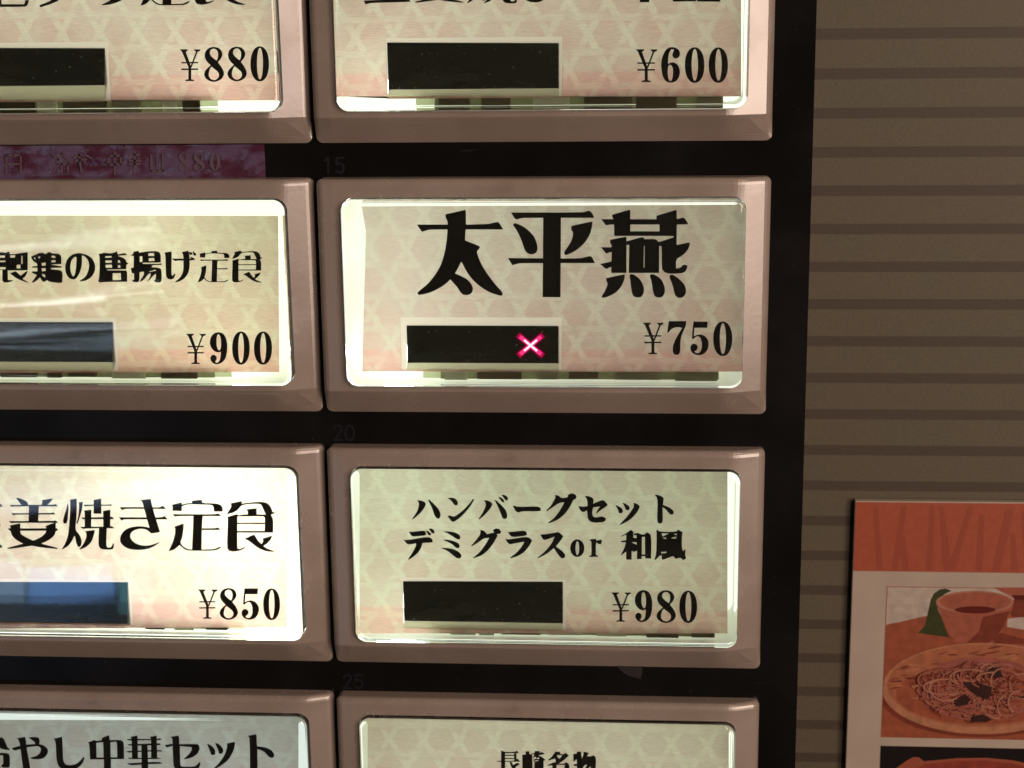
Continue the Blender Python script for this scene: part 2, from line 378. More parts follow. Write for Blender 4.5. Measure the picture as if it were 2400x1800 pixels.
KI = [  # き, enlargement of (260,1150), s 10.37
  P(705,225,960,188,975,200,1010,370,1090,640,1200,990,1190,1005,985,1032,940,880,890,700,830,480,770,250),
  P(220,390,800,388,1020,395,1190,398,1270,355,1350,435,700,432,340,432,280,468),
  P(200,635,880,640,1250,640,1310,605,1390,690,900,690,330,685,270,720),
  P(970,900,820,860,650,855,480,880,340,950,260,1050,225,1160,250,1270,350,1370,500,1420,700,1435,880,1415,1050,1350,1195,1250,1180,1240,1030,1300,880,1330,740,1320,600,1270,510,1190,470,1100,500,1010,580,950,700,915,840,925,920,970,985,1032)]
TEI = [  # 定, enlargement of (380,1150), s 7.9
  P(185,255,370,208,370,250,470,225,560,222,555,180,740,160,745,195,760,225,1000,228,1080,250,1125,300,1128,380,965,380,960,300,930,255,760,250,520,245,440,255,370,285,368,370,200,365,200,290),
  P(200,428,970,432,1040,415,1065,425,1098,465,320,460,240,475), P(582,450,760,450,745,600,735,1090,560,1090,580,600),
  P(745,690,990,688,1045,672,1080,720,745,722),
  P(230,660,385,605,405,605,400,720,380,860,340,955,400,1030,480,1075,560,1085,900,1078,980,1070,1080,1025,1100,1040,1040,1085,960,1105,500,1105,420,1080,330,1000,240,1080,150,1110,130,1100,200,960,245,800,250,690)]
SHOKU = [  # 食
  P(1265,230,1475,185,1485,195,1475,235,1600,215,1780,200,1900,205,1970,235,2020,300,2050,390,2100,392,2090,410,2040,430,2020,440,2060,520,2060,770,1900,770,1910,500,1880,465,1400,470,1395,1000,1400,1060,1440,1075,1540,1035,1545,1050,1460,1100,1320,1125,1240,1105,1205,1050,1225,520,1210,480,1390,425,1405,440,1420,455,1500,435,1590,432,1590,375,1565,340,1755,318,1755,432,1925,435,1880,340,1840,250,1780,235,1600,240,1470,265,1400,360,1300,410,1200,425,1270,320,1290,270),
  P(1395,585,1905,585,1905,612,1395,608), P(1395,740,1905,740,1905,772,1395,770),
  P(1530,885,1700,805,1720,815,1780,920,1845,980,1880,930,1865,880,2045,825,2010,910,1950,970,1880,1020,1960,1070,2085,1112,2070,1125,1950,1120,1830,1080,1720,1010,1610,920)]
def remap(polys, b0, b1):
    """glyph polygons from the box b0 of their enlargement to the box b1 in photograph pixels"""
    return [[[(b1[0] + (a - b0[0]) * (b1[2] - b1[0]) / (b0[2] - b0[0]), b1[1] + (b - b0[1]) * (b1[3] - b1[1]) / (b0[3] - b0[1])) for a, b in chaikin(p)]] for p in polys]
L2T = glyphs(0, 1150, 7.9, P(0,235,30,240,60,290,0,295), P(0,600,25,640,0,640), P(0,985,30,1000,60,1045,0,1050), *GINGER) \
    + glyphs(260, 1150, 10.37, *KI) + glyphs(380, 1150, 7.9, *TEI, *SHOKU)
R2T = glyphs(940, 1140, 6.506,
  P(245,210,290,208,360,230,382,265,360,320,300,400,190,498,165,495,240,390,275,290,270,240), P(410,200,430,195,510,270,580,350,605,420,600,460,580,490,545,485,510,440,480,340),
  P(705,180,780,165,840,190,870,240,860,285,820,285,790,250,760,205), P(710,455,735,435,790,455,830,450,950,360,1050,250,1095,190,1118,195,1060,300,950,430,840,520,800,540,770,530,740,490),
  P(1258,210,1320,208,1385,245,1395,275,1360,340,1290,420,1200,500,1180,495,1250,390,1295,290,1285,235), P(1425,205,1450,205,1540,290,1600,360,1622,430,1615,480,1580,495,1545,480,1525,420,1480,310),
  P(1480,155,1530,165,1575,210,1570,240,1545,240,1510,195), P(1530,130,1570,122,1620,150,1635,185,1615,215,1585,200,1560,160),
  P(1705,290,1730,290,1780,308,2080,300,2125,320,2135,360,2110,378,1850,375,1790,398,1745,375),
  P(120,685,170,690,340,668,375,680,385,720,370,745,270,755,180,760,150,740), P(40,805,90,815,360,770,440,770,485,810,480,850,420,855,330,860,310,930,260,1010,190,1070,120,1115,110,1105,190,980,230,900,230,865,120,885,80,865),
  P(375,665,420,680,465,720,450,745,420,740), P(425,640,470,635,510,670,510,715,480,715,450,680),
  P(630,685,720,680,820,695,890,730,910,770,890,808,850,800,760,740,690,700), P(640,812,700,805,800,825,875,860,900,905,880,940,840,935,770,870), P(605,940,680,930,800,950,880,990,925,1040,920,1080,880,1098,830,1080,740,1000,660,955),
  P(1200,660,1260,668,1300,705,1310,725,1400,700,1440,710,1475,745,1420,850,1330,970,1230,1050,1110,1092,1095,1085,1200,1000,1290,880,1345,780,1260,790,1180,850,1085,908,1065,905,1140,820,1200,740,1215,690), P(1400,660,1450,635,1500,645,1530,690,1510,720,1470,720,1440,740,1410,690),
  P(1630,690,1680,690,1870,668,1915,690,1920,735,1880,752,1700,770,1660,740), P(1590,795,1640,805,1900,762,1960,780,2000,820,1960,900,1880,1000,1780,1060,1675,1092,1665,1080,1770,1000,1850,900,1880,840,1760,860,1660,882,1620,850)) \
 + glyphs(1260, 1140, 6.144,
  P(245,120,300,125,345,165,430,155,440,130,430,118,490,95,545,110,565,150,545,180,515,190,480,270,400,390,290,480,165,530,148,522,250,440,330,330,385,225,310,235,230,290,140,352,120,345,190,280,240,190,260,150),
  P(680,135,730,132,800,165,808,200,800,245,930,190,960,200,1012,260,990,285,900,345,850,388,840,378,880,310,900,285,800,300,785,380,800,430,840,445,930,425,980,450,985,480,950,510,830,520,760,505,720,460,712,340,660,370,620,350,590,290,600,278,650,290,720,280,715,190),
  P(1122,268,1150,272,1215,310,1232,350,1220,380,1175,385,1155,330), P(1220,232,1260,240,1320,280,1330,310,1310,340,1270,335,1250,280), P(1375,235,1420,240,1465,270,1472,300,1420,390,1330,480,1195,552,1180,545,1290,430,1375,310,1390,265),
  P(1685,122,1730,115,1800,145,1818,175,1805,260,1900,300,1955,345,1962,385,1940,405,1900,395,1850,330,1800,295,1805,500,1780,530,1745,532,1720,500,1728,250,1720,160),
  P(38,685,90,688,260,660,300,650,350,690,372,715,330,780,265,860,350,920,395,970,402,1000,380,1030,340,1030,300,985,235,885,130,970,10,1030,0,1020,110,930,200,820,245,720,110,770,75,755),
  [ell(572, 885, 102, 127), ell(573, 885, 26, 100)],
  P(740,770,770,755,840,750,850,775,920,760,930,790,910,828,870,825,850,800,840,830,840,980,870,995,870,1010,740,1012,745,995,775,985,775,800,765,780),
  [P(1200,715,1290,660,1345,620,1390,660,1370,690,1430,660,1510,690,1540,685,1575,655,1640,695,1635,1035,1550,1030,1550,1000,1500,1000,1500,1040,1430,1045,1430,920,1390,940,1355,925,1355,1050,1275,1050,1275,935,1205,990,1200,980,1255,870,1270,800,1205,800,1200,780,1275,770,1275,690,1210,720),
   P(1380,700,1425,700,1425,740,1380,735), P(1355,800,1425,800,1425,835), P(1502,725,1545,720,1548,975,1502,975)],
  [P(1710,615,1770,650,1990,650,2025,618,2090,655,2080,700,2075,880,2100,930,2115,900,2130,900,2125,985,2140,1030,2100,1058,2050,1020,1990,1040,1950,1000,1800,1055,1785,1030,1790,990,1760,990,1700,1055,1680,1050,1710,960,1715,700),
   P(1785,672,1890,674,1800,715), P(1960,680,2000,677,2000,700), P(1795,735,1850,735,1850,755), P(1930,735,2000,720,1990,745,1930,745), P(1775,940,1860,935,1850,955,1785,960)])
L1T = glyphs(0, 575, 6.9125,
  [P(-60,115,40,105,90,120,130,100,160,105,165,140,240,140,440,105,455,110,455,400,340,405,130,405,135,560,210,560,220,570,150,600,70,600,40,570,45,400,-60,400), P(-20,162,84,162,84,196,-20,198), P(170,160,250,158,246,196,170,196), P(-20,248,92,245,92,268,-20,270), P(-20,352,95,350,92,386,-20,386), P(275,315,335,310,335,372,275,368), P(352,170,368,168,368,300,352,300)],
  P(165,450,260,415,340,490,430,415,455,415,420,500,370,540,470,600,455,605,330,560,250,520),
  [P(505,180,680,105,740,140,780,110,820,105,840,130,950,130,1000,170,1000,300,830,310,1005,340,1005,360,830,365,830,385,990,400,1020,440,1015,600,960,610,800,590,770,560,720,595,690,580,650,520,600,570,540,605,520,595,600,480,520,440,525,420,610,420,610,360,530,360,525,340,610,330,600,285,560,270,520,220),
   P(840,165,890,165,905,190,890,205,840,195), P(840,240,900,235,905,270,840,275), P(550,190,580,200,575,235), P(620,185,660,175,640,215), P(675,290,740,275,745,320,690,330), P(675,372,740,368,745,410,690,420), P(690,460,740,480,735,520,690,490)],
  [P(1330,175,1335,300,1300,440,1240,540,1190,555,1120,530,1070,450,1055,340,1090,220,1180,140,1290,118,1420,150,1510,220,1550,330,1540,430,1480,520,1400,570,1310,585,1290,575,1390,510,1440,400,1450,290,1410,205,1345,160), P(1215,182,1245,195,1240,330,1220,470,1190,505,1155,450,1140,350,1160,240)],
  [P(1600,140,1700,115,1800,130,1900,95,1915,145,2030,120,2065,155,1910,168,2000,200,2040,230,2050,270,2090,295,2050,315,2050,385,1740,392,1740,402,2050,405,2065,440,2065,590,1720,590,1620,605,1590,570,1610,540,1620,300,1615,180),
   P(1710,175,1810,170,1810,195,1710,200), P(1715,245,1810,240,1815,280,1715,280), P(1715,315,1815,310,1820,360,1715,360), P(1915,240,1940,238,1955,280,1915,280), P(1915,320,1950,320,1955,360,1915,360), P(1830,450,1960,450,1965,560,1830,565)]) \
 + glyphs(300, 575, 6.506,
  [P(45,145,85,125,85,95,165,80,175,110,300,90,450,85,500,120,505,250,480,262,225,264,230,280,470,280,515,270,515,298,380,300,360,330,480,340,515,370,518,540,490,570,430,565,395,540,425,520,430,440,410,440,330,530,290,555,340,480,350,430,320,430,240,530,185,560,180,545,250,440,240,400,180,410,180,540,150,565,90,560,60,535,95,520,95,430,60,420,45,345,90,335,90,160,50,155),
   P(182,165,222,165,222,245,184,255), P(315,120,395,115,405,160,315,160), P(320,195,400,190,410,235,320,240), P(320,400,420,370,430,385,330,405)],
  P(555,110,665,90,670,130,665,440,680,465,710,430,730,435,700,510,650,522,610,510,580,470,575,200,570,140), P(670,200,990,200,1030,215,960,232,760,230,720,242),
  P(820,100,920,80,940,130,945,330,920,430,860,510,780,555,710,560,800,490,845,400,850,250,845,140), P(930,95,990,110,985,140,945,145), P(990,80,1045,130,1035,160,1000,150), P(950,170,1010,190,1030,215,960,215)) \
 + remap(TEI, (130, 160, 1128, 1110), (463.7, 587, 538.2, 661.5)) + remap(SHOKU, (1200, 185, 2100, 1125), (543.6, 587, 615.9, 662))
L3T = glyphs(0, 1680, 6.506,
  P(-80,330,0,300,60,310,100,400,125,460,165,480,150,500,80,490,30,480,-20,440), P(-80,540,120,540,160,580,160,720,150,765,60,770,20,740,60,700,55,580,-80,570),
  P(260,320,390,295,400,330,420,500,450,650,480,850,490,1000,380,1000,360,780,330,560,310,400,290,340),
  P(185,465,300,435,400,415,520,405,620,405,700,440,745,500,730,560,680,620,600,640,490,635,470,610,560,590,620,540,635,480,600,440,540,440,420,455,240,505,215,500), P(440,305,540,295,600,310,615,350,605,410,545,415,540,380,490,340),
  P(825,325,950,295,958,310,965,500,970,650,1000,715,1080,730,1170,710,1230,660,1280,600,1300,605,1270,700,1190,775,1080,815,960,800,890,730,865,620,860,420,845,350),
  [P(1350,380,1455,340,1470,360,1560,345,1560,310,1670,270,1680,345,1830,342,1880,360,1895,400,1900,635,1700,635,1700,900,1590,900,1590,640,1380,640,1370,420), P(1475,390,1580,375,1585,610,1480,610), P(1690,380,1780,370,1790,400,1795,605,1695,610)]) \
 + glyphs(320, 1680, 6.144,
  P(-139,310,310,310,340,295,370,325,30,332,-110,335), P(-82,280,20,260,28,590,-60,590,-65,310), P(195,280,295,262,305,590,215,590,215,310), P(-125,385,340,372,355,400,-100,410), P(-140,485,345,465,385,490,30,495,-110,510), P(-120,580,340,580,370,590,300,600,-100,600), P(-135,660,330,635,385,665,100,678,-80,690), P(75,390,165,390,180,900,80,900),
  P(490,280,610,262,620,290,620,385,880,380,910,410,915,460,880,530,800,580,690,605,690,590,760,530,800,470,800,430,630,412,635,690,660,710,840,708,880,680,905,645,928,650,910,720,870,760,620,765,560,740,535,690,525,410,440,435,410,395,525,380,520,300),
  P(1020,385,1055,385,1120,440,1145,500,1130,540,1080,540,1060,480), P(1135,370,1180,375,1240,430,1258,480,1240,520,1195,525,1175,460), P(1305,375,1420,350,1425,380,1400,490,1330,610,1230,690,1110,760,1090,760,1200,650,1280,530,1310,420),
  P(1605,265,1725,240,1732,260,1740,415,1860,430,1950,470,1990,530,1985,570,1950,585,1910,570,1840,490,1745,455,1750,950,1640,950,1635,300))
R3T = glyphs(1140, 1740, 7.373,
  P(255,130,325,155,325,600,255,600), P(325,158,490,158,525,132,565,178,325,180), P(325,205,500,205,530,215,510,225,325,225), P(325,260,510,260,510,277,325,277), P(185,310,500,312,540,270,590,325,185,328), P(480,180,520,180,525,320,480,320), P(400,330,440,330,460,380,540,340,580,370,500,420,600,500,560,520,440,440),
  P(620,205,680,200,680,145,740,145,745,190,795,200,800,500,625,500),
  [P(770,180,830,175,840,140,920,140,920,170,960,155,1015,190,950,205,900,215,960,240,1025,295,990,310,990,500,830,500,830,310,810,300,810,285,870,270,850,240,800,260,830,205), P(840,300,900,302,900,314,840,316), P(875,260,910,252,915,275,880,280)],
  [P(1060,300,1130,240,1180,170,1190,150,1280,155,1270,190,1340,195,1365,170,1430,215,1340,300,1250,360,1350,355,1380,330,1440,375,1425,560,1350,560,1350,380,1215,380,1215,560,1140,560,1140,390,1060,395,1060,380,1150,340,1200,330,1190,270,1080,305), P(1220,210,1310,215,1270,270,1230,250)],
  P(1500,190,1560,185,1565,150,1640,150,1640,190,1650,270,1680,200,1680,150,1770,170,1740,230,1820,230,1850,210,1900,255,1880,560,1800,560,1800,400,1700,520,1640,540,1740,380,1700,380,1640,480,1630,560,1565,560,1565,400,1510,400,1505,370,1565,360,1560,280,1505,330))
L0T = glyphs(0, 0, 3.568, P(0,-60,15,-60,15,35,205,35,215,0,245,0,235,40,215,58,0,58), P(330,45,440,0,480,-60,540,-60,500,0,440,30,340,62), P(850,40,930,0,980,-60,1060,-60,1030,0,940,35,855,46)) \
    + remap(TEI, (130, 160, 1128, 1110), (330, -109, 449, 13)) + remap(SHOKU, (1200, 185, 2100, 1125), (456, -109, 577, 11.5))
R0T = glyphs(820, 0, 2.458, P(80,4,180,-2,340,-4,352,10,290,13,130,16,90,25), P(190,-60,250,-60,250,4,190,4)) \
    + remap(GINGER, (140, 128, 2122, 1085), (972, -109, 1213, 8)) + remap(KI, (200, 188, 1390, 1435), (1222, -109, 1300, 6)) \
    + glyphs(820, 0, 2.458, P(1670,-200,1725,-200,1725,13,1670,13), P(1560,-110,1830,-110,1830,-95,1560,-95), P(1860,-40,1995,-40,1995,7,1860,9), P(2000,-40,2135,-40,2135,10,2000,8), P(1850,-60,2140,-60,2140,-35,1850,-35))
TITLES = {'L0': L0T, 'R0': R0T, 'L1': L1T, 'R1': BIG, 'L2': L2T, 'R2': R2T, 'L3': L3T, 'R3': R3T}
PRICES = {
'L0': price(400, 90, [('Y', (185,215,600,850)), ('8', (665,165,1070,870)), ('8', (1130,160,1525,860)), ('0', (1595,155,1965,860))]),
'R0': price(1480, 90, [('Y', (85,215,520,870)), ('6', (590,165,970,890)), ('0', (1065,175,1455,890)), ('0', (1540,178,1925,888))]),
'L1': price(420, 760, [('Y', (140,185,540,790)), ('9', (610,150,965,800)), ('0', (1060,140,1410,805)), ('0', (1495,140,1855,805))]),
'R1': price(1490, 740, [('Y', (140,135,560,765)), ('7', (620,105,1008,785)), ('5', (1085,115,1455,790)), ('0', (1545,112,1925,805))]),
'L2': price(440, 1360, [('Y', (205,175,605,760)), ('8', (635,145,1010,785)), ('5', (1075,155,1425,785)), ('0', (1510,155,1845,790))]),
'R2': price(1420, 1360, [('Y', (105,235,505,820)), ('9', (572,185,928,835)), ('8', (1005,190,1400,850)), ('0', (1465,200,1820,848))]),
}

# ------------------------------------------------------------------ the machine's black front and the wall behind
D_PANEL = 2.75
machine = empty('ticket_machine', q2w((-60, 150, D_PANEL)))
tag(machine, 'black glossy front of a ticket machine, behind all the lit buttons', 'ticket machine')
b = MB()
X1 = 65.2
outer_ = [(-260, -240), (X1, -240), (X1, 260), (-260, 260)]
wins = []
for xo in (-60.45, 0.0):
    for zo in (-36.65, 0.10, 36.85, 73.40):
        wins.append([(xo + 2.6, zo + 1.7), (xo + 57.4, zo + 1.7), (xo + 57.4, zo + 28.6), (xo + 2.6, zo + 28.6)])
b.poly([outer_] + wins, D_PANEL)
edge = [(-260, D_PANEL), (X1, D_PANEL), (X1, 26)]
for (xa, ya), (xb, yb_) in zip(edge[1:], edge[2:]):
    b.add([Vector(p) * MM for p in ((xa, ya, -260), (xb, yb_, -260), (xb, yb_, 240), (xa, ya, 240))], [(0, 1, 2, 3)])
b.add([Vector(p) * MM for p in ((-260, 26, -260), (X1, 26, -260), (X1, 26, 240), (-260, 26, 240))], [(3, 2, 1, 0)])
o = b.obj('front_panel', M['panel'], machine, machine)
def stroke(mb, pts, w, y, m=0):
    for i in range(len(pts) - 1):
        a, c = Vector(pts[i]), Vector(pts[i + 1]); dd = (c - a).normalized(); nn = Vector((-dd.y, dd.x)) * w / 2
        e = dd * w * 0.3
        mb.poly([[tuple(a - e + nn), tuple(c + e + nn), tuple(c + e - nn), tuple(a - e - nn)]], y - 0.0006 * i, m)
NUM = {'1': [[(0.12, 0.22), (0.5, 0.0), (0.5, 1.0)]], '5': [[(0.9, 0.03), (0.18, 0.03), (0.12, 0.46), (0.5, 0.38), (0.85, 0.5), (0.92, 0.7), (0.8, 0.92), (0.5, 1.0), (0.1, 0.86)]],
       '2': [[(0.08, 0.25), (0.25, 0.05), (0.55, 0.0), (0.85, 0.12), (0.88, 0.35), (0.6, 0.6), (0.08, 1.0), (0.95, 1.0)]],
       '0': [[(0.5, 0.0), (0.8, 0.1), (0.95, 0.4), (0.93, 0.7), (0.78, 0.95), (0.5, 1.0), (0.2, 0.94), (0.06, 0.65), (0.06, 0.35), (0.2, 0.08), (0.5, 0.0)]]}
for txt, x0, y0, w, h in (('15', 758, 369, 51, 36), ('20', 781, 997, 51, 34), ('25', 803, 1581, 50, 32)):
    mb = MB()
    for i, ch in enumerate(txt):
        for pl in NUM[ch]:
            pts = [px(x0 + (i * 0.54 + a * 0.44) * w, y0 + c * h, D_PANEL) for a, c in pl]
            stroke(mb, pts, 0.30, D_PANEL - 0.05)
    mb.obj('number_lettering', M['number'], machine, machine)

# striped wall beside the machine
D_WALL = 28.0
def wall_material():
    m, nt, bs = mat('striped_wall_covering'); N = NX(nt)
    tc = nt.nodes.new('ShaderNodeTexCoord'); s = nt.nodes.new('ShaderNodeSeparateXYZ'); nt.links.new(tc.outputs['Object'], s.inputs[0])
    ph = N.op('FRACT', N.op('ADD', N.op('DIVIDE', N.op('ADD', N.op('MULTIPLY', s.outputs[2], -1000.0), 17.05 + 5.5843 * 100), 5.5843), 0.5))
    d = N.op('ABSOLUTE', N.op('SUBTRACT', ph, 0.5))
    line = N.smooth(d, 0.125, 0.155, 1.0, 0.0)
    n1 = N.noise(tc.outputs['Object'], 60.0, 4); n2 = N.noise(tc.outputs['Object'], 2400.0, 3, 0.7)
    col = N.mix(N.smooth(n1, 0.3, 0.7), (0.061, 0.053, 0.032), (0.064, 0.051, 0.033))
    col = N.mix(line, col, (0.037, 0.027, 0.017))
    k = N.smooth(n2, 0.2, 0.8, 0.86, 1.14)
    vm = nt.nodes.new('ShaderNodeVectorMath'); vm.operation = 'SCALE'; nt.links.new(col, vm.inputs[0]); nt.links.new(k, vm.inputs['Scale'])
    sc = N.op('MULTIPLY', N.smooth(N.noise(tc.outputs['Object'], 210.0, 6, 0.75), 0.70, 0.78), 0.25)
    nt.links.new(N.mix(sc, vm.outputs[0], (0.20, 0.15, 0.10)), bs.inputs['Base Color'])
    bs.inputs['Roughness'].default_value = 0.55; bs.inputs['Specular IOR Level'].default_value = 0.3
    return m
b = MB(); b.box(-300, 320, D_WALL, D_WALL + 20, -320, 300)
wall = b.obj('striped_wall', wall_material())
tag(wall, 'dim brown wall with thin darker horizontal stripes behind the machine and poster', 'wall')

# ------------------------------------------------------------------ the buttons
CAP = (3.5, 56.5, -27.85, -2.55)     # x0 x1 z0 z1 of the clear cap inside a 60 x 32.2 mm button
Y_CARD, Y_EFF, Y_INK, Y_BACK = 2.0, 1.05, 1.88, 14.0
def bezel_mesh(root):
    Wd, Hh, lipv = 60.0, 32.2, 29.0
    outer = [(a, c) for a, c in rrect(0.08, Wd - 0.08, -Hh, 0, 0.9, 5)]
    hole = rrect(CAP[0] - 0.12, CAP[1] + 0.12, CAP[2] - 0.12, CAP[3] + 0.12, 1.75, 8)
    ls = [[Vector((a, c, 0)) for a, c in outer], [Vector((a, c, 0)) for a, c in hole]]
    tr = tessellate_polygon(ls)
    bm = bmesh.new()
    vs = [bm.verts.new((p.x, 0, p.y)) for L in ls for p in L]
    for t in tr:
        try: bm.faces.new([vs[i] for i in t])
        except ValueError: pass
    def cut(co, no):
        g = bm.verts[:] + bm.edges[:] + bm.faces[:]
        bmesh.ops.bisect_plane(bm, geom=g, plane_co=co, plane_no=no, dist=1e-5)
    FR0, FR1 = Vector((56.0, 0, 0)), Vector((54.2, 0, -lipv))      # fold of the right flank
    fd = (FR1 - FR0).normalized(); fn = Vector((-fd.z, 0, fd.x))
    if fn.x < 0: fn = -fn
    for k in (-0.9, -0.45, 0.0, 0.45, 0.9): cut(FR0 + fn * k, fn)
    FL = 2.4
    cut((FL, 0, 0), (1, 0, 0)); cut((0, 0, -lipv), (0, 0, 1)); cut((0, 0, -lipv + 0.3), (0, 0, 1)); cut((0, 0, -lipv - 0.25), (0, 0, 1))
    RR = 0.9
    for k in (0.08, 0.25, 0.52, 0.9):
        cut((0, 0, -k), (0, 0, 1)); cut((0.08 + k, 0, 0), (1, 0, 0)); cut((Wd - 0.08 - k, 0, 0), (1, 0, 0))
    def rnd(d): return 0.0 if d >= RR else RR - math.sqrt(max(0.0, RR * RR - (RR - max(d, 0)) ** 2))
    for v in bm.verts:
        u, z = v.co.x, v.co.z
        df_ = (v.co - FR0).dot(fn); bl = 0.0 if df_ < -0.9 else (df_ if df_ > 0.9 else (df_ + 0.9) ** 2 / 3.6)
        y = bl * TILT_R + max(0.0, FL - u) * 0.10
        y += rnd(-z) + rnd(u - 0.08) + rnd(Wd - 0.08 - u)
        d = -z - (lipv - 0.3)
        if d > 0:                      # the lower lip slopes back to the panel
            t = d / (Hh - lipv + 0.3)
            t = t * 0.8 if t < 0.1 else 0.08 + (t - 0.1) * 0.92 / 0.9
            y = y * (1 - t) + 2.6 * t
        v.co.y = y
    def is_hole(e):
        c = (e.verts[0].co + e.verts[1].co) / 2
        return CAP[0] - 0.6 < c.x < CAP[1] + 0.6 and CAP[2] - 0.6 < c.z < CAP[3] + 0.6
    bedges = [e for e in bm.edges if len(e.link_faces) == 1]
    for grp, yy in (([e for e in bedges if is_hole(e)], 1.75), ([e for e in bedges if not is_hole(e)], D_PANEL + 0.1)):
        r = bmesh.ops.extrude_edge_only(bm, edges=grp)
        for g in r['geom']:
            if isinstance(g, bmesh.types.BMVert): g.co.y = yy
    bmesh.ops.recalc_face_normals(bm, faces=bm.faces)
    bm.normal_update()
    s = sum(f.normal.y * f.calc_area() for f in bm.faces if abs(f.normal.y) > 0.5)
    if s > 0: bmesh.ops.reverse_faces(bm, faces=bm.faces)
    bmesh.ops.scale(bm, vec=(MM, MM, MM), verts=bm.verts)
    me = bpy.data.meshes.new('bezel'); bm.to_mesh(me); bm.free(); me.materials.append(M['bezel'])
    return me
TILT_R = 0.36
def cap_mesh(matl, name):
    mb = MB(); n = 12; rings = []
    prof = [(0.10, 1.70), (0.0, 1.60), (0.0, -0.55)]
    for k in range(1, 6):
        a = math.radians(90 * k / 5); prof.append((0.62 * (1 - math.cos(a)), -0.55 - 0.62 * math.sin(a)))
    for ins, y in prof:
        rings.append([(a, y, c) for a, c in rrect(CAP[0] + ins, CAP[1] - ins, CAP[2] + ins, CAP[3] - ins, 1.6 - ins * 0.8, n)])
    N_ = len(rings[0]); V = [Vector(p) * MM for r in rings for p in r]; Fc = []
    for k in range(len(rings) - 1):
        for i in range(N_):
            j = (i + 1) % N_; Fc.append((k * N_ + i, (k + 1) * N_ + i, (k + 1) * N_ + j, k * N_ + j))
    Fc.append(tuple(range(N_))); Fc.append(tuple((len(rings) - 1) * N_ + i for i in reversed(range(N_))))
    me = bpy.data.meshes.new(name); me.from_pydata([tuple(v) for v in V], [], Fc)
    bm = bmesh.new(); bm.from_mesh(me); bmesh.ops.recalc_face_normals(bm, faces=bm.faces); bm.to_mesh(me); bm.free()
    me.materials.append(matl); return me
BEZ = bezel_mesh(None)
CAPM = cap_mesh(M['clear'], 'clear_cap'); CAPW = cap_mesh(M['clear_wavy'], 'clear_cap')
def from_mesh(name, me, parent):
    o = bpy.data.objects.new(name, me); COL.objects.link(o); o.parent = parent; return o
RZROW = {0: -36.65, 1: 0.10, 2: 36.92, 3: 73.62}
XCOL = {'L': -60.45, 'R': 0.0}

def pxl(pts, d): return [px(a, c, d) for a, c in pts]
# per button: card corners (photograph px), display window, strength and tint of the backlight, lamps
B = {
'R0': dict(card=[(790,-180),(1737,-180),(1737,226),(790,226)], win=(910.5,103,1306.6,206,233), halo=(898,87,1324), e=1.29, tint=(0.95,1.0,0.84),
     leds=[(7,10,-26.5,-24.5,26),(4.5,10,-26.0,-25.4,26,9.0)], label='lit button priced ¥600, its title cut off by the top edge of the photo'),
'L0': dict(card=[(-420,-180),(643,-180),(643,235),(-420,235)], win=(-150,115,243,199,248), halo=(-165,99,250), e=1.35, tint=(0.95,1.0,0.82),
     leds=[(45,49,-26.5,-24.5,26),(20,24,-6,-4,26),(45,51,-26.0,-25.4,20,9.0)], label='lit button priced ¥880, directly above the maroon tape'),
'R1': dict(card=[(848,484),(1742,480),(1742,871),(849,871),(858,540)], win=(956,766,1306,851,871), halo=(887,742,1327), e=1.10, tint=(0.97,1.0,0.86),
     leds=[(7,11,-26.5,-24.5,150),(7.5,9.5,-13,-9,120),(5,13,-26.0,-25.4,60,9.0)], label='lit button with large 太平燕 title and a glowing red cross, priced ¥750'),
'L1': dict(card=[(-420,505),(652,506),(655,872),(-420,872)], win=(-109,757,261.5,848,872), halo=(-120,745,283), e=1.29, tint=(0.96,1.0,0.80),
     leds=[(44,48,-26.5,-24.5,26),(10,14,-9,-7,40),(34,40,-9,-7,40),(45,51,-26.0,-25.4,24,9.0)], label='lit button priced ¥900 with pale streaks reflected across its cap'),
'R2': dict(card=[(843,1110),(1705,1110),(1705,1484),(843,1484)], win=(948,1365,1316,1460,1480), halo=(931,1352,1330), e=1.20, tint=(0.94,1.0,0.84),
     leds=[(7,10.5,-26.5,-24.5,46),(8,11,-8,-6,30),(5,12,-26.0,-25.4,36,9.0)], label='lit button with two lines of katakana as its title, priced ¥980'),
'L2': dict(card=[(-400,1095),(676,1102),(672,1469),(-400,1469)], win=(-90,1366,297,1462,1468), halo=(-100,1352,325), e=2.1, tint=(0.98,1.0,0.92),
     leds=[(46,50,-26.5,-24,60),(30,54,-5.5,-3.8,70),(47,49.5,-20,-8,70)], label='brightest lit button, washed out white at its corner, priced ¥850'),
'R3': dict(card=[(862,1694),(1708,1694),(1708,2060),(862,2060)], win=None, halo=None, e=1.25, tint=(0.95,1.0,0.84),
     leds=[(7,10,-26.5,-24.5,26)], label='lit button with small 長崎名物 title, cut off by the bottom edge of the photo'),
'L3': dict(card=[(-390,1680),(700,1688),(700,2060),(-390,2060)], win=None, halo=None, e=0.90, tint=(0.90,1.0,0.94),
     leds=[(44,48,-26.5,-24.5,16)], label='lit button with the 中華セット title in bold black, cut off at the bottom'),
}
OFFS = {'L0': (0.0, 0.0), 'R0': (0.0016, 0.001), 'L1': (0.0021, 0.0012), 'R1': (0.0007, 0.0006), 'L2': (0.0011, 0.0019), 'R2': (0.0031, 0.0004), 'L3': (0.0004, 0.0028), 'R3': (0.0026, 0.0022)}
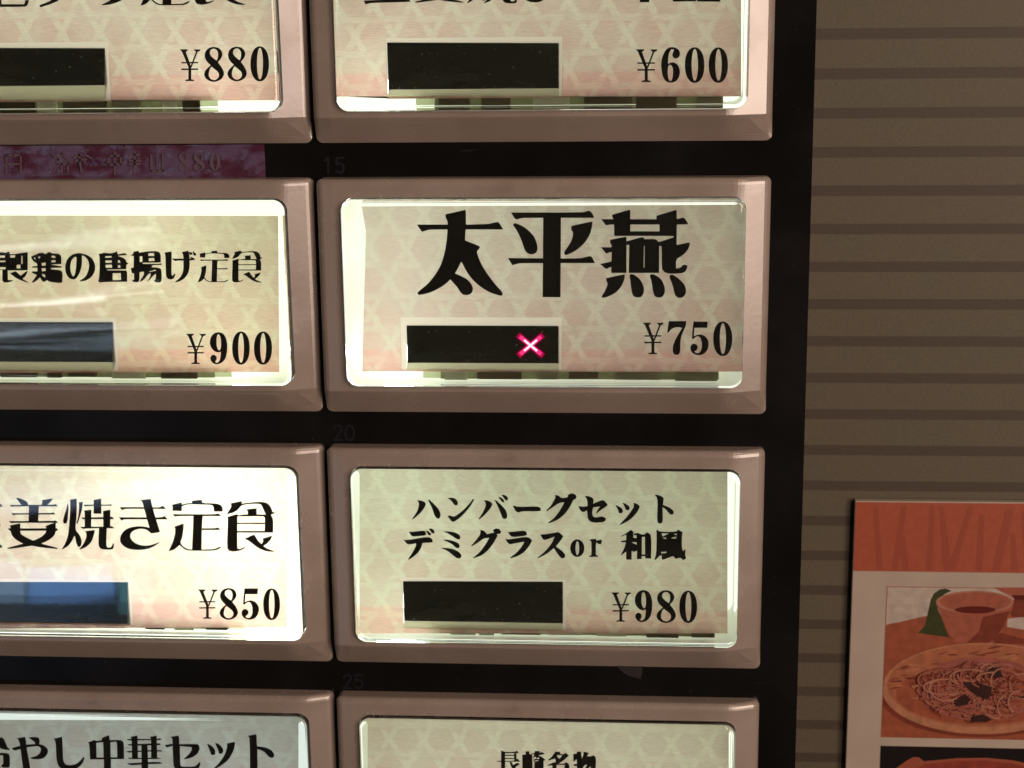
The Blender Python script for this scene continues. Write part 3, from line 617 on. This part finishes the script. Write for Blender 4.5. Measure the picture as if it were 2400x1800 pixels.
for key in ('L0', 'R0', 'L1', 'R1', 'L2', 'R2', 'L3', 'R3'):
    c = B[key]; row = int(key[1])
    ox, oz = XCOL[key[0]], -RZROW[row]
    root = empty('menu_button', Vector((ox, 0, oz)) * MM)
    tag(root, c['label'], 'button', 'backlit menu buttons on the ticket machine')
    from_mesh('bezel', BEZ, root)
    wavy = key in ('L1', 'L2')
    from_mesh('clear_cap', CAPW if wavy else CAPM, root)
    # light box: white walls and a glowing diffuser
    lb = MB(); wl = rrect(ox + CAP[0] - 0.05, ox + CAP[1] + 0.05, oz + CAP[2] - 0.05, oz + CAP[3] + 0.05, 1.6, 6)
    n = len(wl); vs = [Vector((a, 1.78, d)) * MM for a, d in wl] + [Vector((a, Y_BACK, d)) * MM for a, d in wl]
    lb.add(vs, [(i, (i + 1) % n, n + (i + 1) % n, n + i) for i in range(n)])
    box_ = lb.obj('light_box', M['white'], root, root)
    df = MB(); df.poly([[(a, -d) for a, d in wl]], Y_BACK - 0.02)
    df.obj('diffuser', emit('diffuser_' + key, c['tint'], c['e']), box_, root)
    for (a0, a1, b0, b1, st, *yd) in c['leds']:
        ya = yd[0] if yd else 10.5
        lm = MB(); lm.box(ox + a0, ox + a1, ya, ya + 1.0, oz + b0, oz + b1)
        lm.obj('led', emit('led_' + key, (0.93, 1.0, 0.92), st), box_, root)
    # circuit strip showing under the card
    cs = MB(); left = key[0] == 'L'
    a0, a1 = (4.0, 47.5) if left else (13.5, 53.5)
    z0, z1 = oz - 27.75, oz - 25.75
    rr = random.Random(hash_ := sum(map(ord, key)))
    ga, gb = ((a0, a1 - 2.4) if left else (a0 + 2.4, a1))
    cs.box(ox + ga, ox + gb, 3.2, 3.5, z0 + 0.35, z1, 0)
    ge = (gb + 0.05, a1) if left else (a0, ga - 0.05)
    cs.box(ox + ge[0], ox + ge[1], 3.25, 3.45, z0 + 0.45, z1, 2)
    xx = ga + 0.6
    while xx < gb - 2:
        w = rr.uniform(1.5, 6.5); m = rr.choice((1, 3, 3, 2, 2, 0))
        cs.box(ox + xx, ox + min(xx + w, gb), 2.6, 3.2, z0 + rr.uniform(0.3, 0.55), z1 - rr.uniform(0.25, 0.5), m); xx += w + rr.uniform(0.4, 3.0)
    cs.obj('circuit_strip', [M['board'], M['chip'], M['glow'], M['bead']], box_, root)
    # printed card with a cut-out for the display
    quad = pxl(c['card'], Y_EFF)
    lim = lambda p: (min(max(p[0], ox + CAP[0] + 0.05), ox + CAP[1] - 0.05), min(max(p[1], -oz - CAP[3] + 0.05), -oz - CAP[2] - 0.05))
    quad = [lim(p) for p in quad]
    mb = MB()
    if c['win']:
        wx0, wy0, wx1, wy1, wy2 = c['win']
        wp = pxl([(wx0 - 3, wy0 - 3), (wx1 + 3, wy0 - 2), (wx1 + 3, wy1 + 1), (wx0 - 3, wy1 + 1)], Y_EFF)
        wp2 = pxl([(wx0 - 3, wy2), (wx1 + 3, wy2)], Y_EFF)
        hole = [wp[0], wp[1], (wp2[1][0], quad[2][1] - 0.12), (wp2[0][0], quad[2][1] - 0.12)]
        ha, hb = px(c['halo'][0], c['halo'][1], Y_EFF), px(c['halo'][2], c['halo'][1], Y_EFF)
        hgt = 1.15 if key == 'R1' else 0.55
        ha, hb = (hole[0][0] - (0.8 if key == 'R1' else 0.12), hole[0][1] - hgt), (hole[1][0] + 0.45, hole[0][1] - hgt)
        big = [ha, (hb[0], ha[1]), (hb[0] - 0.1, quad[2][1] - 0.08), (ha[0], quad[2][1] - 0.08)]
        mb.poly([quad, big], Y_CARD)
    else:
        cw = [(ox + 10, -oz + 19), (ox + 31, -oz + 19), (ox + 31, -oz + 25), (ox + 10, -oz + 25)]
        mb.poly([quad, cw], Y_CARD); hole = cw
    tint = {'R1': (0.86, 0.86, 0.86), 'L3': (0.94, 1.06, 1.20), 'L2': (1.0, 1.02, 1.0), 'R2': (0.95, 1.04, 0.98), 'R3': (1.05, 1.08, 1.08), 'L1': (1.02, 1.02, 0.92)}.get(key, (1, 1, 1))
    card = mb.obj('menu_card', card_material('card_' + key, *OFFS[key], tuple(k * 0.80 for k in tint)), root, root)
    # display behind the cut-out
    h0, h1, h2, h3 = hole
    if c['win']:
        wy1mm = wp[2][1]
        g = MB(); g.poly([[(h0[0] - 0.03, h0[1] - 0.03), (h1[0] + 0.03, h1[1] - 0.03), (h1[0] + 0.03, wy1mm), (h0[0] - 0.03, wy1mm)]], Y_CARD + 0.10)
        disp = g.obj('display_window', M['lcd'], root, root)
        g = MB(); g.poly([[(h0[0] - 0.03, wy1mm), (h1[0] + 0.03, wy1mm), (h2[0] + 0.03, h2[1] + 0.1), (h3[0] - 0.03, h3[1] + 0.1)]], Y_CARD + 0.09)
        g.obj('display_edge', M['lcd_strip'], disp, root)
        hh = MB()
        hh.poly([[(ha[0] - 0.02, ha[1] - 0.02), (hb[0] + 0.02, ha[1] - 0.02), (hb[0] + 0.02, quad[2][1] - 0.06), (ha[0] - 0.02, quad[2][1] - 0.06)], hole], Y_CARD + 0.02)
        hh.obj('window_glare', M['overlay'], card, root)  # ring added in place of the reflection around the display
        if key == 'R1':
            xc, yc = px(740 + 995 / 1.975, 400 + 807 / 1.975, Y_EFF + 0.3)
            xm = MB()
            def seg(p, q_, w, y, m): stroke(xm, [p, q_], w, y, m)
            for w, y, ln, m in ((1.25, Y_CARD + 0.085, 0.86, 3), (0.74, Y_CARD + 0.07, 0.86, 0), (0.50, Y_CARD + 0.055, 0.74, 1), (0.26, Y_CARD + 0.04, 0.46, 2)):
                seg((xc - 1.75 * ln, yc - 1.50 * ln), (xc + 1.75 * ln, yc + 1.50 * ln), w, y, m)
                seg((xc - 1.75 * ln, yc + 1.50 * ln), (xc + 1.75 * ln, yc - 1.50 * ln), w, y - 0.004, m)
            xm.obj('cross_mark', [emit('cross_rim', (0.75, 0.002, 0.095), 0.62), emit('cross_body', (1.0, 0.04, 0.24), 1.25), emit('cross_core', (1.0, 0.62, 0.78), 1.9), emit('cross_bleed', (0.75, 0.002, 0.085), 0.05)], disp, root)  # widest dim bars paint the glow bleeding out around the lit cross
    else:
        g = MB(); g.poly([[(h0[0] - 0.03, h0[1] - 0.03), (h1[0] + 0.03, h1[1] - 0.03), (h2[0] + 0.03, h2[1] + 0.03), (h3[0] - 0.03, h3[1] + 0.03)]], Y_CARD + 0.35)
        g.obj('display_window', M['lcd'], root, root)
    # lettering
    for nm, src in (('title_lettering', TITLES.get(key)), ('price_lettering', PRICES.get(key))):
        if not src: continue
        mb = MB()
        for i, loops in enumerate(src):
            mb.poly([[lim(p) for p in pxl(L, Y_EFF - 0.08)] for L in loops], Y_INK - 0.0015 * i)
        mb.obj(nm, M['ink'], card, root)

# ------------------------------------------------------------------ maroon tape over the second row
def tape_material():
    m, nt, bs = mat('wrinkled_maroon_film'); N = NX(nt)
    tc = nt.nodes.new('ShaderNodeTexCoord')
    mp = nt.nodes.new('ShaderNodeMapping'); mp.inputs['Scale'].default_value = (0.6, 1, 1); nt.links.new(tc.outputs['Object'], mp.inputs['Vector'])
    n1 = N.noise(mp.outputs[0], 330.0, 4, 0.55); n2 = N.noise(tc.outputs['Object'], 1500.0, 3)
    lift = N.smooth(n1, 0.40, 0.55)                       # where the clear film has let go of the paper
    col = N.mix(N.op('MULTIPLY', lift, 0.66), (0.048, 0.011, 0.028), (0.092, 0.066, 0.124))
    nt.links.new(col, bs.inputs['Base Color'])
    bs.inputs['Roughness'].default_value = 0.18; bs.inputs['Coat Weight'].default_value = 1.0; bs.inputs['Coat Roughness'].default_value = 0.12
    bp = nt.nodes.new('ShaderNodeBump'); bp.inputs['Strength'].default_value = 0.5; bp.inputs['Distance'].default_value = 0.0006
    nt.links.new(N.op('ADD', n1, N.op('MULTIPLY', n2, 0.15)), bp.inputs['Height']); nt.links.new(bp.outputs[0], bs.inputs['Normal'])
    nt.links.new(bp.outputs[0], bs.inputs['Coat Normal'])
    return m
D_T = D_PANEL - 0.15
x1t, yt0 = px(620, 338, D_T); _, yt1 = px(620, 420, D_T); x0t = px(-260, 380, D_T)[0]
tape_root = empty('label_tape', Vector((x1t, D_T, -yt1)) * MM)
tag(tape_root, 'maroon label strip under peeling wrinkled film, stuck between the ¥880 and ¥900 buttons', 'label tape')
NX_, NZ_ = 150, 14
rt = random.Random(3); V = []; Fc = []
for j in range(NZ_ + 1):
    for i in range(NX_ + 1):
        a, c_ = i / NX_, j / NZ_
        w = 0.16 * math.sin(a * 61 + 2.1 * math.sin(c_ * 5 + a * 23)) * math.sin(a * 23 + c_ * 4.0) + rt.uniform(-0.02, 0.02)
        V.append(Vector((x0t + (x1t - x0t) * a, D_T - 0.18 + 0.9 * w * min(1, 4 * c_ * (1 - c_)), -(yt0 + (yt1 - yt0) * c_))) * MM)
for j in range(NZ_):
    for i in range(NX_):
        k = j * (NX_ + 1) + i; Fc.append((k, k + NX_ + 1, k + NX_ + 2, k + 1))
mesh_obj('film', V, Fc, tape_material(), tape_root, tape_root, smooth=True)
M['tape_ink'] = simple('pale_tape_print', (0.085, 0.055, 0.070), 0.4, 0.2)
mb = MB(); td = D_T - 0.42
def tline(*c, w=0.28):
    pts = [px(a / 3.456, 325 + b_ / 3.456, td) for a, b_ in P(*c)]; stroke(mb, pts, w, td)
for k, bx in (('8', (1445,112,1530,265)), ('8', (1565,115,1660,262)), ('0', (1698,118,1785,258))):
    for pl in place(DIG[k], bx):
        # outline figures: thinner than the price figures
        mb.poly([[px(a / 3.456, 325 + b_ / 3.456, td) for a, b_ in chaikin(L)] for L in pl], td)
tline(52,135,52,280); tline(52,135,110,135); tline(168,130,168,290); tline(110,130,168,130); tline(60,205,165,205, w=0.2)
tline(420,120,470,170); tline(440,190,410,260); tline(500,120,460,190); tline(500,120,575,190); tline(480,205,550,205); tline(550,205,550,270); tline(500,205,500,275)
tline(600,150,660,125); tline(640,120,660,275); tline(610,180,700,165); tline(690,130,740,160)
tline(880,140,980,140); tline(880,140,880,210); tline(980,140,980,210); tline(880,210,980,210); tline(930,110,930,290)
tline(1050,130,1130,130); tline(1050,180,1140,180); tline(1050,205,1135,205); tline(1090,110,1090,285)
tline(1225,130,1225,262); tline(1225,262,1325,262); tline(1320,130,1320,262); tline(1272,140,1272,262, w=0.2)
mb.obj('tape_lettering', M['tape_ink'], tape_root, tape_root)

# torn scrap of clear film under the ¥980 button
def film_material():
    m, nt, bs = mat('torn_clear_film'); bs.inputs['Base Color'].default_value = (0.016, 0.013, 0.013, 1); bs.inputs['Roughness'].default_value = 0.35
    return m
mb = MB(); sp = [px(1400 + a / 5.53, 1460 + b_ / 5.53, 2.6) for a, b_ in P(225,535,330,640,420,690,490,705,560,728,585,640,580,535)]
mb.poly([sp], 2.55)
mb.poly([list(reversed(sp))], 2.70)
o = mb.obj('film_scrap', film_material()); tag(o, 'small torn scrap of film under the bottom edge of the ¥980 button', 'scrap')

# ------------------------------------------------------------------ poster on the wall
D_P = 26.6
poster = empty('menu_poster', Vector((px(2005, 1174, D_P)[0], D_P, -94)) * MM)
tag(poster, 'dim menu poster with an orange band and dish photographs, on the striped wall', 'poster')
x0p, y0p = px(2004, 1174, D_P)
b = MB(); b.box(x0p, x0p + 110, D_P, D_P + 1.3, -160, -y0p)
o = b.obj('backing_board', simple('poster_white', (0.27, 0.225, 0.185), 0.35, 0.2, noise=0.08, nscale=120), poster, poster); bevel(o, 0.15, 2)
def band_material():
    m, nt, bs = mat('orange_band_print'); N = NX(nt)
    tc = nt.nodes.new('ShaderNodeTexCoord'); s = nt.nodes.new('ShaderNodeSeparateXYZ'); nt.links.new(tc.outputs['Object'], s.inputs[0])
    n = N.noise(tc.outputs['Object'], 900.0, 3)
    col = N.mix(N.smooth(n, 0.3, 0.7), (0.215, 0.050, 0.027), (0.235, 0.057, 0.030))
    nt.links.new(col, bs.inputs['Base Color']); bs.inputs['Roughness'].default_value = 0.4; bs.inputs['Specular IOR Level'].default_value = 0.2; return m
M['band'] = band_material(); M['band_dark'] = simple('orange_band_streak', (0.192, 0.043, 0.024), 0.4, 0.2)
def pp1(*c): return [px(1980 + a / 5.267, 1150 + b_ / 5.267, D_P) for a, b_ in P(*c)]
def pp2(*c): return [px(1980 + a / 4.952, 1465 + b_ / 4.952, D_P) for a, b_ in P(*c)]
xr = x0p + 110
mb = MB()
bt = pp1(140, 140, 120, 985); yb = pp1(130, 990)[0][1]
mb.poly([[(x0p + 0.12, y0p + 0.15), (xr, y0p + 0.15), (xr, yb), (x0p + 0.12, yb)]], D_P - 0.03, 0)
for i, c_ in enumerate((P(345,200,410,200,470,980,385,980), P(690,190,765,190,650,985,575,985), P(650,560,740,560,800,985,710,985), P(1050,180,1110,180,1085,985,1000,985), P(1165,200,1215,200,1330,985,1215,985),
           P(1520,200,1585,200,1360,985,1270,985), P(1665,300,1725,300,1700,990,1610,990), P(1985,230,2090,230,1910,1000,1815,1000), P(2050,520,2100,520,2140,1000,2060,1000),
           P(2180,250,2240,250,2300,1000,2230,1000), P(2500,200,2560,200,2480,1000,2400,1000), P(2700,200,2760,200,2860,1000,2780,1000))):
    L = [px(1980 + a / 5.267, 1150 + b_ / 5.267, D_P) for a, b_ in c_]
    mb.poly([L], D_P - 0.034 - 0.002 * i, 1)
mb.obj('orange_band', [M['band'], M['band_dark']], poster, poster)
# first dish photograph (flat print)
pal = [('photo_cloth', (0.56, 0.47, 0.40)), ('photo_table', (0.36, 0.095, 0.045)), ('photo_leaf', (0.050, 0.058, 0.016)), ('photo_cup', (0.40, 0.115, 0.068)),
       ('photo_cup_rim', (0.46, 0.20, 0.13)), ('photo_broth', (0.12, 0.012, 0.006)), ('photo_basket', (0.44, 0.15, 0.075)), ('photo_basket_rim', (0.50, 0.215, 0.115)),
       ('photo_noodle', (0.38, 0.115, 0.085)), ('photo_nori', (0.045, 0.014, 0.012)), ('photo_shade', (0.22, 0.045, 0.022)), ('photo_line', (0.42, 0.14, 0.10))]
PM = [simple(n, tuple(k * 0.50 for k in c_), 0.4, 0.2, noise=0.18, nscale=700) for n, c_ in pal]
ph = MB(); yy = D_P - 0.03
lay = [0]
def pc(L, m):
    lay[0] += 1; ph.poly([L], yy - 0.0015 * lay[0], m)
L0_ = pp1(520, 1180)[0]; L1_ = pp2(415, 1300)[0]
xl, yt, ybm = (L0_[0] + L1_[0]) / 2, L0_[1], L1_[1]
pc([(xl, yt), (xr - 3, yt), (xr - 3, ybm), (xl, ybm)], 11)
pc([(xl + 0.12, yt + 0.12), (xr - 3.1, yt + 0.12), (xr - 3.1, ybm), (xl + 0.12, ybm)], 0)
tb = pp1(505, 1655, 700, 1615, 980, 1550, 1200, 1520, 2100, 1500, 2900, 1480)
pc([(xl + 0.12, tb[0][1])] + tb[1:] + [(xr - 3.1, tb[-1][1]), (xr - 3.1, ybm), (xl + 0.12, ybm)], 1)
pc(pp1(1830,1195,2700,1190,2700,1340,2100,1345,2020,1290), 3); pc(pp1(2060,1290,2700,1280,2700,1340,2100,1345), 5)
pc(pp1(2080,1345,2700,1340,2700,1560,2060,1560,2020,1460), 10)
pc(pp1(2010,1580,2180,1560,2700,1600,2700,1810,2230,1720,2000,1680), 0)
pc(pp1(985,1670,1040,1440,1060,1340,1100,1270,1170,1220,1240,1205,1320,1235,1240,1270,1160,1330,1130,1390,1150,1460,1190,1560,1235,1680,1290,1810,900,1755), 2)
cup = pp1(1130,1400,1230,1640,1330,1830,1400,1880,1800,1880,1900,1800,1990,1640,2080,1420)
pc(cup, 3); pc(pp1(1700,1560,2040,1480,1960,1680,1850,1820,1780,1880,1500,1880,1650,1740), 10)
def el1(cx, cy_, rx, ry, m): pc([px(1980 + a / 5.267, 1150 + b_ / 5.267, D_P) for a, b_ in ell(cx, cy_, rx, ry, 36)], m)
el1(1605, 1375, 482, 140, 4); el1(1610, 1372, 440, 118, 3); el1(1610, 1470, 255, 45, 5)
pc(pp2(1660,120,1830,90,2080,160,2080,220,1750,215), 10)
def el2(cx, cy_, rx, ry, m, rot=0.0):
    pts = []
    for a, b_ in ell(0, 0, rx, ry, 48):
        pts.append((cx + a * math.cos(rot) - b_ * math.sin(rot), cy_ + a * math.sin(rot) + b_ * math.cos(rot)))
    L = [px(1980 + a / 4.952, 1465 + b_ / 4.952, D_P) for a, b_ in pts]
    L = [(max(p[0], xl + 0.12), min(p[1], ybm - 0.02)) for p in L]
    pc(L, m)
el2(1580, 800, 1180, 500, 10); el2(1600, 735, 1170, 530, 7); el2(1600, 700, 1110, 480, 6); el2(1590, 800, 1000, 350, 1)
rn = random.Random(11)
for k in range(26):      # woven basket strands
    a = rn.uniform(2.6, 5.2); r = rn.uniform(0.72, 0.97)
    cx, cy_ = 1600 + 1100 * r * math.cos(a), 705 + 470 * r * math.sin(a)
    el2(cx, cy_, rn.uniform(40, 120), rn.uniform(5, 11), rn.choice((10, 10, 7)), rn.uniform(-0.25, 0.1))
el2(1570, 740, 720, 370, 8); el2(1560, 800, 560, 270, 1)
for k in range(12): el2(1560 + rn.uniform(-560, 520), 780 + rn.uniform(-260, 260), rn.uniform(30, 110), rn.uniform(18, 60), 9 if k % 2 else 10, rn.uniform(-0.7, 0.7))
def noodle(cx, cy_, r1, r2, a0, a1, w, m=8):
    pts = []
    for i in range(15):
        a = a0 + (a1 - a0) * i / 14
        pts.append((cx + r1 * math.cos(a), cy_ + r2 * math.sin(a)))
    out, inn = [], []
    for i, p in enumerate(pts):
        q0, q1 = pts[max(i - 1, 0)], pts[min(i + 1, 14)]; dx, dy = q1[0] - q0[0], q1[1] - q0[1]; l = math.hypot(dx, dy) + 1e-6
        out.append((p[0] - dy / l * w, p[1] + dx / l * w)); inn.append((p[0] + dy / l * w, p[1] - dx / l * w))
    L = [px(1980 + a / 4.952, 1465 + b_ / 4.952, D_P) for a, b_ in out + inn[::-1]]
    L = [(max(p[0], xl + 0.12), min(p[1], ybm - 0.02)) for p in L]
    pc(L, m)
for k in range(300):
    a = rn.uniform(0, 6.28); r = math.sqrt(rn.random())
    noodle(1570 + 560 * r * math.cos(a), 755 + 275 * r * math.sin(a), rn.uniform(60, 280), rn.uniform(40, 150), rn.uniform(0, 6.28), rn.uniform(1.2, 4.5), rn.uniform(5, 11), rn.choice((8, 4, 3, 10, 11, 6, 8, 8)))
for q_ in (P(1330,640,1480,640,1700,700,1690,800,1640,850,1500,790), P(1260,850,1400,790,1460,850,1400,910,1280,935), P(1480,1040,1600,1020,1700,1080,1640,1110,1470,1105), P(1620,520,1780,470,1830,590,1700,600)):
    pc([px(1980 + a / 4.952, 1465 + b_ / 4.952, D_P) for a, b_ in q_], 9)
for k in range(16):
    a = rn.uniform(0, 6.28); noodle(1560 + 420 * math.cos(a), 790 + 210 * math.sin(a), rn.uniform(90, 280), rn.uniform(60, 150), rn.uniform(0, 6.28), rn.uniform(1.5, 4.5), 9, rn.choice((8, 4, 8)))
ph.obj('dish_photo', PM, poster, poster)
# second photograph: dark ground and the top of a red bowl
p2 = MB(); d0 = pp2(415, 1400)[0]
p2.poly([[(d0[0], d0[1]), (xr - 3, d0[1]), (xr - 3, 155), (d0[0], 155)]], D_P - 0.03, 0)
p2.poly([pp2(590,1665,720,1570,800,1530,860,1535,920,1580,1300,1545,1650,1540,1950,1570,2200,1620,2600,1720,2600,2300,560,2300)], D_P - 0.034, 1)
p2.poly([pp2(760,1680,950,1610,1300,1575,1650,1572,1950,1605,2300,1690,2500,2300,700,2300)], D_P - 0.038, 2)
p2.obj('dish_photo', [simple('photo_black', (0.006, 0.004, 0.004), 0.4, 0.15), simple('photo_bowl_edge', (0.19, 0.05, 0.028), 0.4, 0.2), simple('photo_bowl', (0.15, 0.026, 0.017), 0.4, 0.2, noise=0.2, nscale=500)], poster, poster)
